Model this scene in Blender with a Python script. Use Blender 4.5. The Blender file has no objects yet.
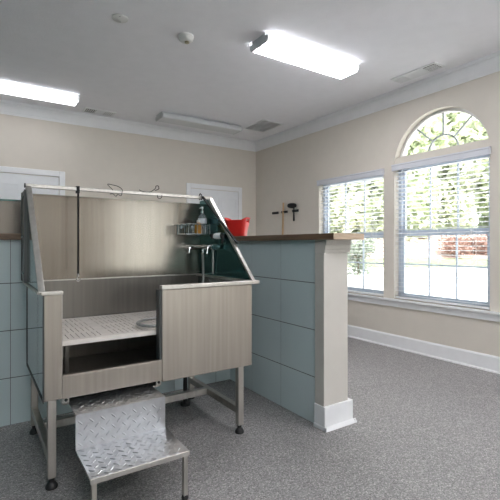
import bpy, bmesh, math, random
from mathutils import Vector, Matrix
random.seed(7)
PI = math.pi
S = bpy.context.scene
COL = S.collection

# ------------------------------------------------------------------ materials
def nm(name):
    m = bpy.data.materials.new(name); m.use_nodes = True
    nt = m.node_tree
    return m, nt, nt.nodes['Principled BSDF']

def coords(nt, scale=(1, 1, 1)):
    tc = nt.nodes.new('ShaderNodeTexCoord'); mp = nt.nodes.new('ShaderNodeMapping')
    mp.inputs['Scale'].default_value = scale
    nt.links.new(tc.outputs['Object'], mp.inputs['Vector'])
    return mp.outputs['Vector']

def noise(nt, vec, scale, detail=2.0, rough=.5):
    n = nt.nodes.new('ShaderNodeTexNoise')
    n.inputs['Scale'].default_value = scale; n.inputs['Detail'].default_value = detail
    n.inputs['Roughness'].default_value = rough
    nt.links.new(vec, n.inputs['Vector'])
    return n.outputs['Fac']

def ramp(nt, fac, stops):
    r = nt.nodes.new('ShaderNodeValToRGB'); e = r.color_ramp.elements
    while len(e) < len(stops): e.new(.5)
    for el, (p, c) in zip(e, stops):
        el.position = p; el.color = (*c, 1)
    nt.links.new(fac, r.inputs['Fac'])
    return r.outputs['Color']

def bump(nt, p, h, strength, dist=.01):
    b = nt.nodes.new('ShaderNodeBump'); b.inputs['Strength'].default_value = strength
    b.inputs['Distance'].default_value = dist
    nt.links.new(h, b.inputs['Height']); nt.links.new(b.outputs['Normal'], p.inputs['Normal'])

def simple(name, col, rough=.5, metal=0.0, var=.06, scale=9, bmp=0.0, bscale=60, **kw):
    m, nt, p = nm(name)
    v = coords(nt)
    a = tuple(max(0, c * (1 - var)) for c in col); b = tuple(min(1, c * (1 + var)) for c in col)
    nt.links.new(ramp(nt, noise(nt, v, scale, 3), [(.3, a), (.7, b)]), p.inputs['Base Color'])
    p.inputs['Roughness'].default_value = rough; p.inputs['Metallic'].default_value = metal
    if bmp: bump(nt, p, noise(nt, v, bscale, 3), bmp, .004)
    for k, val in kw.items(): p.inputs[k.replace('_', ' ')].default_value = val
    return m

def steel(name, col, rough, grain=(45, 45, 1.5), bmp=.08, rvar=.08):
    m, nt, p = nm(name)
    v = coords(nt, grain)
    n = noise(nt, v, 1.0, 1.5, .5)
    c2 = tuple(c * .86 for c in col)
    nt.links.new(ramp(nt, n, [(.3, c2), (.7, col)]), p.inputs['Base Color'])
    p.inputs['Metallic'].default_value = .85
    v2 = coords(nt, (1, 1, 1)); n2 = noise(nt, v2, 6, 4, .6)
    mr = nt.nodes.new('ShaderNodeMapRange')
    mr.inputs['To Min'].default_value = max(.02, rough - rvar); mr.inputs['To Max'].default_value = rough + rvar
    nt.links.new(n2, mr.inputs['Value']); nt.links.new(mr.outputs['Result'], p.inputs['Roughness'])
    if bmp: bump(nt, p, n, bmp, .002)
    return m

M = {}
M['wall'] = simple('beige_wall_paint', (.70, .65, .58), .7, var=.015, bmp=.12, bscale=90)
M['teal'] = simple('dark_teal_wall_paint', (.045, .135, .14), .6, var=.03)
M['reveal'] = simple('window_reveal_paint', (.78, .77, .75), .6, var=.015)
M['ceiling'] = simple('ceiling_paint', (.91, .91, .945), .8, var=.015, bmp=.35, bscale=70)
M['white'] = simple('white_trim_paint', (.86, .865, .88), .4, var=.02)
M['pillar'] = simple('cream_pillar_paint', (.59, .56, .515), .55, var=.02)
M['pillar_side'] = M['wall']
M['door'] = simple('white_door_paint', (.82, .835, .86), .4, var=.02)
M['vinyl'] = simple('white_vinyl', (.62, .68, .78), .35, var=.02)
M['blind'] = simple('white_blind', (.86, .87, .89), .4, var=.02)
M['valance'] = simple('white_valance', (.66, .67, .72), .4, var=.02)
M['plastic_white'] = simple('white_plastic', (.72, .72, .70), .4, var=.02)
M['fixture'] = simple('white_enamel', (.60, .62, .64), .35, var=.02)
M['vent'] = simple('vent_enamel', (.82, .83, .84), .4, var=.02)
M['vent_mid'] = simple('grey_filter_cloth', (.55, .56, .56), .8)
M['vent_dark'] = simple('vent_inside', (.10, .10, .10), .8)
M['grout'] = simple('grey_grout', (.11, .12, .12), .8)
M['black'] = simple('black_rubber', (.012, .012, .013), .45, var=.2)
M['nylon'] = simple('black_nylon', (.006, .006, .007), .85, var=.2)
M['dark_trim'] = simple('dark_grey_enamel', (.05, .055, .055), .35, var=.1)
M['chrome'] = simple('chrome', (.75, .76, .77), .12, 1.0, var=.03)
M['wire'] = simple('basket_wire', (.66, .69, .68), .25, 1.0, var=.05)
M['red'] = simple('red_plastic', (.62, .022, .02), .38, var=.04)
M['amber'] = simple('amber_shampoo', (.62, .27, .03), .2, var=.08, Transmission_Weight=.25)
M['label_w'] = simple('pale_label', (.70, .76, .80), .4)
M['clear'] = simple('clear_plastic', (.80, .88, .92), .08, var=.02, Transmission_Weight=.75, IOR=1.2)
M['pipe_white'] = simple('white_pvc', (.72, .74, .76), .35, var=.02)
M['hose'] = simple('grey_hose', (.33, .33, .32), .35, .6, var=.15, scale=60)
M['tan'] = simple('tan_broom_handle', (.52, .33, .17), .5, var=.1)
M['brass'] = simple('dull_sensor_lens', (.36, .33, .22), .4)

M['steel'] = steel('brushed_stainless', (.42, .38, .335), .36, bmp=0, rvar=.06)
M['steel_back'] = steel('brushed_stainless_splashback', (.32, .29, .25), .205, rvar=.05, grain=(55, 55, 1.5), bmp=0)
M['steel_dull'] = steel('dull_stainless_sheet', (.20, .18, .16), .20, rvar=.05, bmp=0)
M['steel_side'] = steel('mirror_stainless', (.36, .385, .38), .07, bmp=.02, rvar=.03)
M['steel_guard'] = steel('teal_reflection_stainless', (.07, .185, .185), .11, bmp=.04, rvar=.05)  # dark teal reflection is put into this base colour
M['steel_trim'] = steel('satin_steel_edge', (.60, .575, .54), .37, rvar=.06, bmp=0)
M['steel_leg'] = steel('steel_tube', (.52, .49, .45), .36, rvar=.06, bmp=0)
M['basin'] = steel('shaded_basin_stainless', (.22, .207, .187), .36, rvar=.06, bmp=0)  # darker copy of the stainless, shade inside the basin painted in
M['grate'] = simple('pale_coated_grate', (.72, .67, .62), .42, .1, var=.06, scale=14)

def aluminium():
    m, nt, p = nm('aluminium_tread_plate')
    v = coords(nt); n = noise(nt, v, 30, 3)
    nt.links.new(ramp(nt, n, [(.3, (.50, .51, .53)), (.7, (.60, .61, .63))]), p.inputs['Base Color'])
    p.inputs['Metallic'].default_value = 1.0; p.inputs['Roughness'].default_value = .33
    return m
M['alu'] = aluminium()

def tile_mat():
    m, nt, p = nm('blue_grey_tile')
    v = coords(nt)
    nt.links.new(ramp(nt, noise(nt, v, 2.2, 3), [(.3, (.55, .645, .66)), (.7, (.60, .69, .70))]), p.inputs['Base Color'])
    p.inputs['Roughness'].default_value = .28
    bump(nt, p, noise(nt, v, 5, 2), .05, .004)
    return m
M['tile'] = tile_mat()

def floor_mat():
    m, nt, p = nm('speckled_floor')
    v = coords(nt)
    vo = nt.nodes.new('ShaderNodeTexVoronoi'); vo.inputs['Scale'].default_value = 190
    nt.links.new(v, vo.inputs['Vector'])
    sep = nt.nodes.new('ShaderNodeSeparateColor'); nt.links.new(vo.outputs['Color'], sep.inputs['Color'])
    c1 = ramp(nt, sep.outputs['Red'], [(0.0, (.135, .128, .127)), (.35, (.26, .251, .25)), (.8, (.33, .317, .313)), (1.0, (.58, .55, .54))])
    c2 = ramp(nt, noise(nt, v, 1.3, 4), [(.3, (.90, .90, .90)), (.7, (1, 1, 1))])
    mx = nt.nodes.new('ShaderNodeMix'); mx.data_type = 'RGBA'; mx.blend_type = 'MULTIPLY'
    mx.inputs['Factor'].default_value = .85
    nt.links.new(c1, mx.inputs['A']); nt.links.new(c2, mx.inputs['B'])
    nt.links.new(mx.outputs['Result'], p.inputs['Base Color'])
    p.inputs['Roughness'].default_value = .48
    bump(nt, p, sep.outputs['Green'], .25, .002)
    return m
M['floor'] = floor_mat()

def wood_mat(name, dark, light):
    m, nt, p = nm(name)
    v = coords(nt, (9, 2.0, 60))
    nt.links.new(ramp(nt, noise(nt, v, 1.6, 5, .6), [(.25, dark), (.75, light)]), p.inputs['Base Color'])
    p.inputs['Roughness'].default_value = .42
    return m
M['wood'] = wood_mat('oak_counter', (.11, .062, .034), (.24, .15, .09))

M['wood_lit_end'] = wood_mat('lit_wood_end', (.44, .33, .23), (.56, .43, .32))  # paler copy of the counter wood, light on its end painted in
def glass_mat():
    m = bpy.data.materials.new('window_glass'); m.use_nodes = True
    nt = m.node_tree; nt.nodes.clear()
    o = nt.nodes.new('ShaderNodeOutputMaterial'); mix = nt.nodes.new('ShaderNodeMixShader')
    t = nt.nodes.new('ShaderNodeBsdfTransparent'); g = nt.nodes.new('ShaderNodeBsdfGlossy')
    t.inputs['Color'].default_value = (.95, .97, .96, 1); g.inputs['Roughness'].default_value = .02
    lw = nt.nodes.new('ShaderNodeLayerWeight'); lw.inputs['Blend'].default_value = .5
    pw = nt.nodes.new('ShaderNodeMath'); pw.operation = 'POWER'; pw.inputs[1].default_value = 4.0
    ma = nt.nodes.new('ShaderNodeMath'); ma.operation = 'MULTIPLY_ADD'; ma.inputs[1].default_value = .7; ma.inputs[2].default_value = .02
    nt.links.new(lw.outputs['Facing'], pw.inputs[0]); nt.links.new(pw.outputs[0], ma.inputs[0])
    nt.links.new(ma.outputs[0], mix.inputs['Fac'])
    nt.links.new(t.outputs[0], mix.inputs[1]); nt.links.new(g.outputs[0], mix.inputs[2])
    nt.links.new(mix.outputs[0], o.inputs['Surface'])
    return m
M['glass'] = glass_mat()

FILL_LENS = 2.75
def lens_mat(name, strength, off=False, side=1.0):
    m, nt, p = nm(name)
    p.inputs['Base Color'].default_value = (.70, .72, .74, 1)
    p.inputs['Roughness'].default_value = .3
    if not off:
        v = coords(nt); sx = nt.nodes.new('ShaderNodeSeparateXYZ'); nt.links.new(v, sx.inputs['Vector'])
        ab = nt.nodes.new('ShaderNodeMath'); ab.operation = 'ABSOLUTE'; nt.links.new(sx.outputs['Y'], ab.inputs[0])
        mr = nt.nodes.new('ShaderNodeMapRange')      # two tubes glow through the lens, the gap between them is dimmer
        mr.inputs['From Min'].default_value = 0.0; mr.inputs['From Max'].default_value = .035
        mr.inputs['To Min'].default_value = strength * .24; mr.inputs['To Max'].default_value = strength
        nt.links.new(ab.outputs[0], mr.inputs['Value'])
        ed = nt.nodes.new('ShaderNodeMapRange')      # the turned-down flanks of the lens are dimmer than its face
        ed.inputs['From Min'].default_value = .095; ed.inputs['From Max'].default_value = .112
        ed.inputs['To Min'].default_value = 1.0; ed.inputs['To Max'].default_value = side
        nt.links.new(ab.outputs[0], ed.inputs['Value'])
        mu = nt.nodes.new('ShaderNodeMath'); mu.operation = 'MULTIPLY'
        nt.links.new(mr.outputs['Result'], mu.inputs[0]); nt.links.new(ed.outputs['Result'], mu.inputs[1])
        p.inputs['Emission Color'].default_value = (.975, .965, 1.0, 1)
        nt.links.new(mu.outputs[0], p.inputs['Emission Strength'])
    return m
M['lens'] = lens_mat('lit_prismatic_lens', 4.6, side=.05)
M['lens_wall'] = lens_mat('dimmer_prismatic_lens', .8, side=.12)
M['lens_fill'] = lens_mat('fill_prismatic_lens', FILL_LENS)  # lens of the added fill lights above and behind the camera
M['lens_off'] = lens_mat('unlit_prismatic_lens', 0, True)

M['concrete'] = simple('pale_concrete', (.66, .66, .66), .8, var=.05, scale=2)
M['grass'] = simple('mown_grass', (.22, .25, .15), .9, var=.3, scale=3, bmp=.4)
M['mulch'] = simple('tan_mulch_bank', (.42, .31, .28), .9, var=.25, scale=2.5, bmp=.4)
def leaf_mat(name, col):
    m = bpy.data.materials.new(name); m.use_nodes = True
    nt = m.node_tree; p = nt.nodes['Principled BSDF']; out = nt.nodes['Material Output']
    v = coords(nt)
    c = ramp(nt, noise(nt, v, 1.4, 3), [(.3, tuple(x * .7 for x in col)), (.7, tuple(min(1, x * 1.3) for x in col))])
    nt.links.new(c, p.inputs['Base Color']); p.inputs['Roughness'].default_value = .55
    tr = nt.nodes.new('ShaderNodeBsdfTranslucent'); nt.links.new(c, tr.inputs['Color'])
    mx = nt.nodes.new('ShaderNodeMixShader'); mx.inputs['Fac'].default_value = .45
    nt.links.new(p.outputs[0], mx.inputs[1]); nt.links.new(tr.outputs[0], mx.inputs[2])
    nt.links.new(mx.outputs[0], out.inputs['Surface'])
    return m
M['leaf'] = leaf_mat('tree_leaves', (.66, .71, .54))
M['leaf2'] = leaf_mat('pale_tree_leaves', (.72, .75, .62))
M['leaf_red'] = leaf_mat('reddish_shrub_leaves', (.42, .27, .24))
M['leaf_grey'] = leaf_mat('grey_green_shrub_leaves', (.30, .34, .28))
M['bark'] = simple('bark', (.14, .10, .07), .9, var=.3)

# ------------------------------------------------------------------ mesh helpers
class MB:
    def __init__(s): s.bm = bmesh.new()
    def box(s, x0, x1, y0, y1, z0, z1, mat=None):
        vs = [s.bm.verts.new(p) for p in [(x0, y0, z0), (x1, y0, z0), (x1, y1, z0), (x0, y1, z0),
                                          (x0, y0, z1), (x1, y0, z1), (x1, y1, z1), (x0, y1, z1)]]
        if mat is not None:
            for v in vs: v.co = mat @ v.co
        for f in ((3, 2, 1, 0), (4, 5, 6, 7), (0, 1, 5, 4), (1, 2, 6, 5), (2, 3, 7, 6), (3, 0, 4, 7)):
            s.bm.faces.new([vs[i] for i in f])
        return s
    def bar(s, a, b, w, h, up=(0, 0, 1)):            # a box-section bar from a to b: w across, h along up
        a, b = Vector(a), Vector(b); d = (b - a).normalized(); up = Vector(up)
        x = d.cross(up).normalized(); y = x.cross(d)
        ring = [[s.bm.verts.new(p + x * i * w / 2 + y * j * h / 2) for i, j in ((-1, -1), (1, -1), (1, 1), (-1, 1))] for p in (a, b)]
        for k in range(4):
            s.bm.faces.new([ring[0][k], ring[0][(k + 1) % 4], ring[1][(k + 1) % 4], ring[1][k]])
        s.bm.faces.new(ring[0][::-1]); s.bm.faces.new(ring[1])
        return s
    def prism(s, poly, axis, a, b):                   # polygon extruded along an axis
        def mk(p, t):
            return {'x': (t, p[0], p[1]), 'y': (p[0], t, p[1]), 'z': (p[0], p[1], t)}[axis]
        A = [s.bm.verts.new(mk(p, a)) for p in poly]; B = [s.bm.verts.new(mk(p, b)) for p in poly]
        n = len(poly)
        for i in range(n): s.bm.faces.new([A[i], A[(i + 1) % n], B[(i + 1) % n], B[i]])
        s.bm.faces.new(A[::-1]); s.bm.faces.new(B)
        return s
    def tube(s, pts, r, n=8, closed=False):
        pts = [Vector(p) for p in pts]; N = len(pts); rings = []
        prev = None
        for i, p in enumerate(pts):
            if closed: d = pts[(i + 1) % N] - pts[i - 1]
            else: d = pts[min(i + 1, N - 1)] - pts[max(i - 1, 0)]
            d.normalize()
            if prev is None:
                u = Vector((0, 0, 1)) if abs(d.z) < .9 else Vector((1, 0, 0))
            else: u = prev
            x = d.cross(u)
            if x.length < 1e-6: x = d.cross(Vector((0, 1, 0)))
            x.normalize(); y = x.cross(d).normalized(); prev = y
            rr = r[i] if isinstance(r, (list, tuple)) else r
            rings.append([s.bm.verts.new(p + (x * math.cos(t) + y * math.sin(t)) * rr) for t in [2 * PI * k / n for k in range(n)]])
        for i in range(N if closed else N - 1):
            A, B = rings[i], rings[(i + 1) % N]
            for k in range(n): s.bm.faces.new([A[k], A[(k + 1) % n], B[(k + 1) % n], B[k]])
        if not closed:
            s.bm.faces.new(rings[0][::-1]); s.bm.faces.new(rings[-1])
        return s
    def lathe(s, prof, c=(0, 0, 0), n=24, axis='z'):
        rings = []
        for r, h in prof:
            ring = []
            for k in range(n):
                t = 2 * PI * k / n; a, b = r * math.cos(t), r * math.sin(t)
                p = {'z': (a, b, h), 'x': (h, a, b), 'y': (b, h, a)}[axis]
                ring.append(s.bm.verts.new(Vector(p) + Vector(c)))
            rings.append(ring)
        for A, B in zip(rings, rings[1:]):
            for k in range(n): s.bm.faces.new([A[k], A[(k + 1) % n], B[(k + 1) % n], B[k]])
        s.bm.faces.new(rings[0][::-1]); s.bm.faces.new(rings[-1])
        return s
    def quad(s, *ps):
        s.bm.faces.new([s.bm.verts.new(p) for p in ps]); return s
    def build(s, name, mat, parent=None, bevel=0, smooth=False, local=False):
        bmesh.ops.recalc_face_normals(s.bm, faces=s.bm.faces)
        me = bpy.data.meshes.new(name); 
        if parent is not None and not local:
            off = Vector((0, 0, 0)); q = parent
            while q is not None: off += q.location; q = q.parent
            bmesh.ops.translate(s.bm, vec=-off, verts=s.bm.verts)
        s.bm.to_mesh(me); s.bm.free()
        o = bpy.data.objects.new(name, me); COL.objects.link(o)
        for m in (mat if isinstance(mat, (list, tuple)) else [mat]): me.materials.append(m)
        if parent is not None: o.parent = parent
        if smooth:
            for p in me.polygons: p.use_smooth = True
            me.set_sharp_from_angle(angle=math.radians(40))
        if bevel:
            b = o.modifiers.new('bevel', 'BEVEL'); b.width = bevel; b.segments = 2; b.limit_method = 'ANGLE'
        return o

def tag(o, label=None, cat=None, group=None, kind=None):
    if label: o['label'] = label
    if cat: o['category'] = cat
    if group: o['group'] = group
    if kind: o['kind'] = kind
    return o
def thing(name, label, cat, loc=(0, 0, 0), rz=0, group=None):
    o = bpy.data.objects.new(name, None); COL.objects.link(o)
    o.location = loc; o.rotation_euler = (0, 0, rz); o.empty_display_size = .1
    return tag(o, label, cat, group)
def struct(o, label, cat): return tag(o, label, cat, None, 'structure')
def dup(root, loc, label, rz=None):
    def cp(o, parent):
        c = o.copy(); COL.objects.link(c)
        if parent is not None: c.parent = parent
        for ch in list(o.children): cp(ch, c)
        return c
    r = cp(root, None); r.location = loc; r['label'] = label
    if rz is not None: r.rotation_euler = (0, 0, rz)
    return r
def arc(c, r, a0, a1, n, plane='yz'):
    out = []
    for k in range(n + 1):
        t = a0 + (a1 - a0) * k / n; p, q = r * math.cos(t), r * math.sin(t)
        out.append({'yz': (c[0], c[1] + p, c[2] + q), 'xz': (c[0] + p, c[1], c[2] + q), 'xy': (c[0] + p, c[1] + q, c[2])}[plane])
    return out
def catmull(pts, n=6):
    P = [Vector(p) for p in pts]; P = [2 * P[0] - P[1]] + P + [2 * P[-1] - P[-2]]; out = []
    for i in range(1, len(P) - 2):
        for k in range(n):
            t = k / n; a, b, c, d = P[i - 1], P[i], P[i + 1], P[i + 2]
            out.append(.5 * ((2 * b) + (c - a) * t + (2 * a - 5 * b + 4 * c - d) * t * t + (3 * b - a - 3 * c + d) * t ** 3))
    out.append(P[-2]); return out

# ------------------------------------------------------------------ room shell
XL, XR, YF, YB, H, T = -1.1, 3.92, -3.2, 5.75, 2.865, .15
struct(MB().box(XL - T, XR + T, YF - T, YB + T, -.12, 0).build('floor', M['floor']), 'grey speckled seamless floor', 'floor')
struct(MB().box(XL - T, XR + T, YF - T, YB + T, H, H + .12).build('ceiling', M['ceiling']), 'pale grey textured ceiling', 'ceiling')
struct(MB().box(XL - T, XR, YB, YB + T, 0, H).build('wall_back', M['wall']), 'beige back wall with two white doors', 'wall')
struct(MB().box(XL - T, XL, YF, YB, 0, H).build('wall_left', M['teal']), 'dark teal left wall outside the frame', 'wall')

# right wall with window openings (cut out of one slab)
W1, W2, W3 = (3.145, 4.222), (1.96, 3.0), (.735, 1.812)
SILL, HEAD = .548, 2.03
AC, AR, AZ = 2.48, .52, 2.02
def cut(o, cutters):
    for c in cutters:
        m = o.modifiers.new('cut', 'BOOLEAN'); m.object = c; m.operation = 'DIFFERENCE'; m.solver = 'EXACT'
    dg = bpy.context.evaluated_depsgraph_get(); dg.update()
    me = bpy.data.meshes.new_from_object(o.evaluated_get(dg))
    o.modifiers.clear(); o.data = me
    for c in cutters: bpy.data.objects.remove(c)
wr = MB().box(XR, XR + T, YF - T, YB + T, 0, H).build('wall_right', M['wall'])
cuts = [MB().box(XR - .1, XR + T + .1, a, b, SILL, HEAD - .03).build('c', M['reveal']) for a, b in (W1, W3)]
poly = [(W2[0], SILL), (W2[1], SILL), (W2[1], AZ)] + [(AC + AR * math.cos(t), AZ + AR * math.sin(t)) for t in [PI * k / 32 for k in range(1, 32)]] + [(W2[0], AZ)]
cuts.append(MB().prism(poly, 'x', XR - .1, XR + T + .1).build('c', M['reveal']))
cut(wr, cuts)
struct(wr, 'beige right wall with an arched window and plain windows', 'wall')

# front wall (behind the camera) with a glazed opening
wf = MB().box(XL - T, XR, YF - T, YF, 0, H).build('wall_front', M['wall'])
cut(wf, [MB().box(a, b, YF - T - .1, YF + .1, .1, 2.45).build('c', M['reveal']) for a, b in ((-.95, .15), (2.5, 3.7))])
struct(wf, 'beige front wall behind the camera', 'wall')

def crown(name, pts_axis, a, b, prof):
    return MB().prism(prof, pts_axis, a, b).build(name, M['white'])
# profile: (inward distance, z)
PR = [(0, 2.708), (.010, 2.708), (.010, 2.718), (.014, 2.722), (.014, 2.732), (.020, 2.742), (.032, 2.790), (.042, 2.815), (.042, 2.830), (.052, 2.834), (.052, 2.865), (0, 2.865)]
struct(crown('trim_1', 'x', XL, XR, [(YB - d, z) for d, z in PR]), 'white crown moulding along the back wall', 'crown moulding')
struct(crown('trim_2', 'y', YF, YB, [(XR - d, z) for d, z in PR]), 'white crown moulding along the right wall', 'crown moulding')
BP = [(0, 0), (.024, 0), (.022, .012), (.014, .018), (.014, .132), (.006, .148), (0, .148)]
struct(MB().prism([(XR - d, z) for d, z in BP], 'y', YF, YB).build('baseboard_right', M['white']), 'white baseboard along the right wall', 'baseboard')
for k, (a, b) in enumerate(((XL, -.028), (.962, 2.648), (3.637, XR))):
    struct(MB().prism([(YB - d, z) for d, z in BP], 'x', a, b).build('baseboard_back' if k == 0 else 'baseboard_back.%03d' % k, M['white']),
           ('white baseboard left of the left back door', 'white baseboard between the two back doors', 'white baseboard right of the right back door')[k], 'baseboard')
# window stool and apron running below all three windows
ST = [(XR, .462), (XR - .016, .462), (XR - .018, .520), (XR - .03, .524), (XR - .045, .530), (XR - .045, .548), (XR, .548)]
o = MB().prism(ST, 'y', .62, 4.34).build('trim_3', M['white'])
struct(o, 'white sill trim running below the windows', 'window sill')

# doors in the back wall
def door(name, x0, x1, panel, knob_x, label):
    top = 2.085
    r = thing(name, label, 'door', ((x0 + x1) / 2, YB, 0)); r['kind'] = 'structure'
    y = YB
    c = MB().box(x0, x0 + .068, y - .02, y, 0, top).box(x1 - .068, x1, y - .02, y, 0, top).box(x0 + .068, x1 - .068, y - .02, y, top - .07, top)
    c.build('casing', M['white'], r, bevel=.004)
    l, rr, t = x0 + .074, x1 - .074, top - .078
    yb = y - .010
    mb = MB().box(l, rr, yb, y + .03, .01, t)
    lf = mb.build('leaf', M['door'], r)
    a, b = panel
    pm = MB()
    for z0, z1 in ((1.70, 1.893), (.98, 1.60), (.20, .86)):
        pm.prism([(a, z0), (b, z0), (b, z0 + .014), (a, z0 + .014)], 'y', yb - .006, yb)
        pm.prism([(a, z1 - .014), (b, z1 - .014), (b, z1), (a, z1)], 'y', yb - .006, yb)
        pm.box(a, a + .014, yb - .006, yb, z0 + .014, z1 - .014).box(b - .014, b, yb - .006, yb, z0 + .014, z1 - .014)
        pm.box(a + .04, b - .04, yb - .004, yb, z0 + .04, z1 - .04)
    pm.build('panel_moulding', M['door'], r)
    kb = MB().lathe([(.026, yb - .002), (.026, yb - .008), (.010, yb - .010), (.010, yb - .035), (.024, yb - .04), (.028, yb - .055), (.018, yb - .068)], (knob_x, 0, .95), 16, 'y')
    kb.build('knob', M['chrome'], r, smooth=True)
    return r
door('door_1', -.026, .960, (.09, .445), .83, 'white panelled door in the back wall, left one behind the tub')
door('door_2', 2.650, 3.635, (3.205, 3.535), 2.78, 'white panelled door in the back wall near the right corner')

# windows ----------------------------------------------------------------
XG = 4.03
def sash_window(name, y0, y1, z0, z1, label):
    r = thing(name, label, 'window', (XG, (y0 + y1) / 2, z0)); r['kind'] = 'structure'
    f = .038; zm = (z0 + z1) / 2 + .005
    MB().box(XG - .03, XG + .04, y0, y0 + f, z0, z1).box(XG - .03, XG + .04, y1 - f, y1, z0, z1).box(XG - .03, XG + .04, y0 + f, y1 - f, z0, z0 + .035)\
        .box(XG - .03, XG + .04, y0 + f, y1 - f, z1 - .035, z1).build('frame', M['vinyl'], r)
    for s, (a, b, dx) in enumerate(((z0 + .035, zm, -.012), (zm - .02, z1 - .035, .012))):
        x = XG + dx
        bt, tp = (.03, .045) if s == 0 else (.04, .025)
        m = MB().box(x - .012, x + .012, y0 + f, y0 + f + .028, a, b).box(x - .012, x + .012, y1 - f - .028, y1 - f, a, b)
        m.box(x - .012, x + .012, y0 + f + .028, y1 - f - .028, a, a + bt).box(x - .012, x + .012, y0 + f + .028, y1 - f - .028, b - tp, b)
        sh = m.build('sash', M['vinyl'], r)
        w = (y1 - y0 - 2 * f - .056) / 3
        g = MB()
        for k in (1, 2):
            yy = y0 + f + .028 + w * k
            g.box(x - .006, x + .006, yy - .009, yy + .009, a + bt, b - tp)
        if s == 0:
            g.box(x - .0055, x + .0055, y0 + f + .028, y1 - f - .028, (a + b) / 2 - .009, (a + b) / 2 + .009)
        g.build('muntins', M['vinyl'], sh)
        MB().box(x - .002, x + .002, y0 + f + .02, y1 - f - .02, a + bt - .005, b - tp + .005).build('pane', M['glass'], sh)
    return r
sash_window('window_1', W1[0], W1[1], SILL, HEAD - .03, 'sash window left of the arched window')
w2 = sash_window('window_2', W2[0], W2[1], SILL, HEAD, 'tall arched window with a fanlight above its sashes')
sash_window('window_3', W3[0], W3[1], SILL, HEAD - .03, 'sash window right of the arched window')
# fanlight on window_2
ZF = 2.125
MB().box(XR + .012, XR + T, W2[0], W2[1], HEAD, ZF).build('transom_bar', M['wall'], w2)
def band(m, r0, r1, xa, xb, zc, a0, a1, n=40):
    A = [(AC + r0 * math.cos(a0 + (a1 - a0) * k / n), zc + r0 * math.sin(a0 + (a1 - a0) * k / n)) for k in range(n + 1)]
    B = [(AC + r1 * math.cos(a0 + (a1 - a0) * k / n), zc + r1 * math.sin(a0 + (a1 - a0) * k / n)) for k in range(n + 1)]
    for k in range(n):
        m.prism([A[k], A[k + 1], B[k + 1], B[k]], 'x', xa, xb)
al = math.asin((ZF - AZ) / (AR - .0))
m = MB(); band(m, AR - .03, AR, XG - .03, XG + .04, AZ, al, PI - al)
m.box(XG - .03, XG + .04, AC - AR + .02, AC + AR - .02, ZF, ZF + .018); m.build('arch_frame', M['reveal'], w2)
m = MB(); band(m, .155, .170, XG - .007, XG + .007, ZF, 0, PI, 24)
for t in (PI / 4, PI / 2, 3 * PI / 4):
    e = (AC + .455 * math.cos(t) if t != PI / 2 else AC, ZF + (.43 if t != PI / 2 else .40) * math.sin(t))
    m.bar((XG, AC + .16 * math.cos(t), ZF + .16 * math.sin(t)), (XG, e[0], e[1]), .014, .014, (1, 0, 0))
M['lead'] = simple('grey_fan_muntin', (.33, .36, .38), .4)
m.build('fan_muntins', M['lead'], w2)
gp = [(AC + (AR - .01) * math.cos(t), AZ + (AR - .01) * math.sin(t)) for t in [al + (PI - 2 * al) * k / 32 for k in range(33)]]
MB().prism(gp, 'x', XG - .002, XG + .002).build('pane', M['glass'], w2)
# front wall glazing; the left window is added to let in fill daylight
for name, a, b, lab in (('fill_window', -.95, .15, 'added unseen glazing for fill daylight, front wall near the teal wall'), ('window_5', 2.5, 3.7, 'narrow shopfront glazing in the front wall near its right corner')):
    r = thing(name, lab, 'window', ((a + b) / 2, YF - .07, .1)); r['kind'] = 'structure'
    m = MB(); n = 3 if b - a > 1.5 else 2
    for k in range(n + 1):
        x = a + (b - a - .05) * k / n; m.box(x, x + .05, YF - .1, YF - .05, .1, 2.45)
    m.box(a, b, YF - .1, YF - .05, .1, .16).box(a, b, YF - .1, YF - .05, 2.39, 2.45); m.build('frame', M['vinyl'], r)
    MB().box(a + .03, b - .03, YF - .078, YF - .072, .14, 2.41).build('pane', M['glass'], r)

# blinds -----------------------------------------------------------------
def blind(y0, y1, ztop, zbot, label):
    r = thing('window_blind', label, 'window blind', (XR, (y0 + y1) / 2, ztop), group=None)
    MB().prism([(XR - .028, ztop - .068), (XR - .022, ztop - .072), (XR - .022, ztop - .01), (XR + .0, ztop - .004), (XR + .0, ztop), (XR - .032, ztop), (XR - .034, ztop - .012), (XR - .028, ztop - .02)],
               'y', y0 - .012, y1 + .012).box(XR - .022, XR - .001, y0 - .012, y0 - .006, ztop - .068, ztop - .004).box(XR - .022, XR - .001, y1 + .006, y1 + .012, ztop - .068, ztop - .004)\
        .build('valance', M['valance'], r)
    MB().box(XR + .012, XR + .06, y0 + .012, y1 - .012, ztop - .055, ztop - .012).build('headrail', M['blind'], r)
    m = MB(); z = ztop - .085; xc = XR + .038; tl = math.radians(5)
    while z > zbot + .03:
        mt = Matrix.Translation((xc, 0, z)) @ Matrix.Rotation(tl, 4, 'Y')
        m.box(-.024, .024, y0 + .010, y1 - .010, -.0013, .0013, mt); z -= .0455
    m.build('slats', M['blind'], r)
    MB().box(xc - .025, xc + .025, y0 + .010, y1 - .010, zbot, zbot + .018).build('bottom_rail', M['blind'], r, bevel=.003)
    m = MB()
    for yy in (y0 + .16, (y0 + y1) / 2, y1 - .16):
        for xx in (xc - .026, xc + .026): m.box(xx - .0008, xx + .0008, yy - .0015, yy + .0015, zbot + .01, ztop - .05)
    m.build('ladder_cords', M['blind'], r)
    yc = y0 + .17
    cd = MB().tube([(XR - .004, yc, ztop - .07), (XR - .004, yc, 1.30)], .0015, 6); cd.build('pull_cord', M['blind'], r)
    MB().lathe([(.002, 1.30), (.006, 1.29), (.009, 1.255), (.007, 1.25)], (XR - .004, yc, 0), 10).build('cord_tassel', M['valance'], r, smooth=True)
blind(W1[0], W1[1], 2.026, SILL + .01, 'white slatted blind on the window left of the arch')
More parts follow.
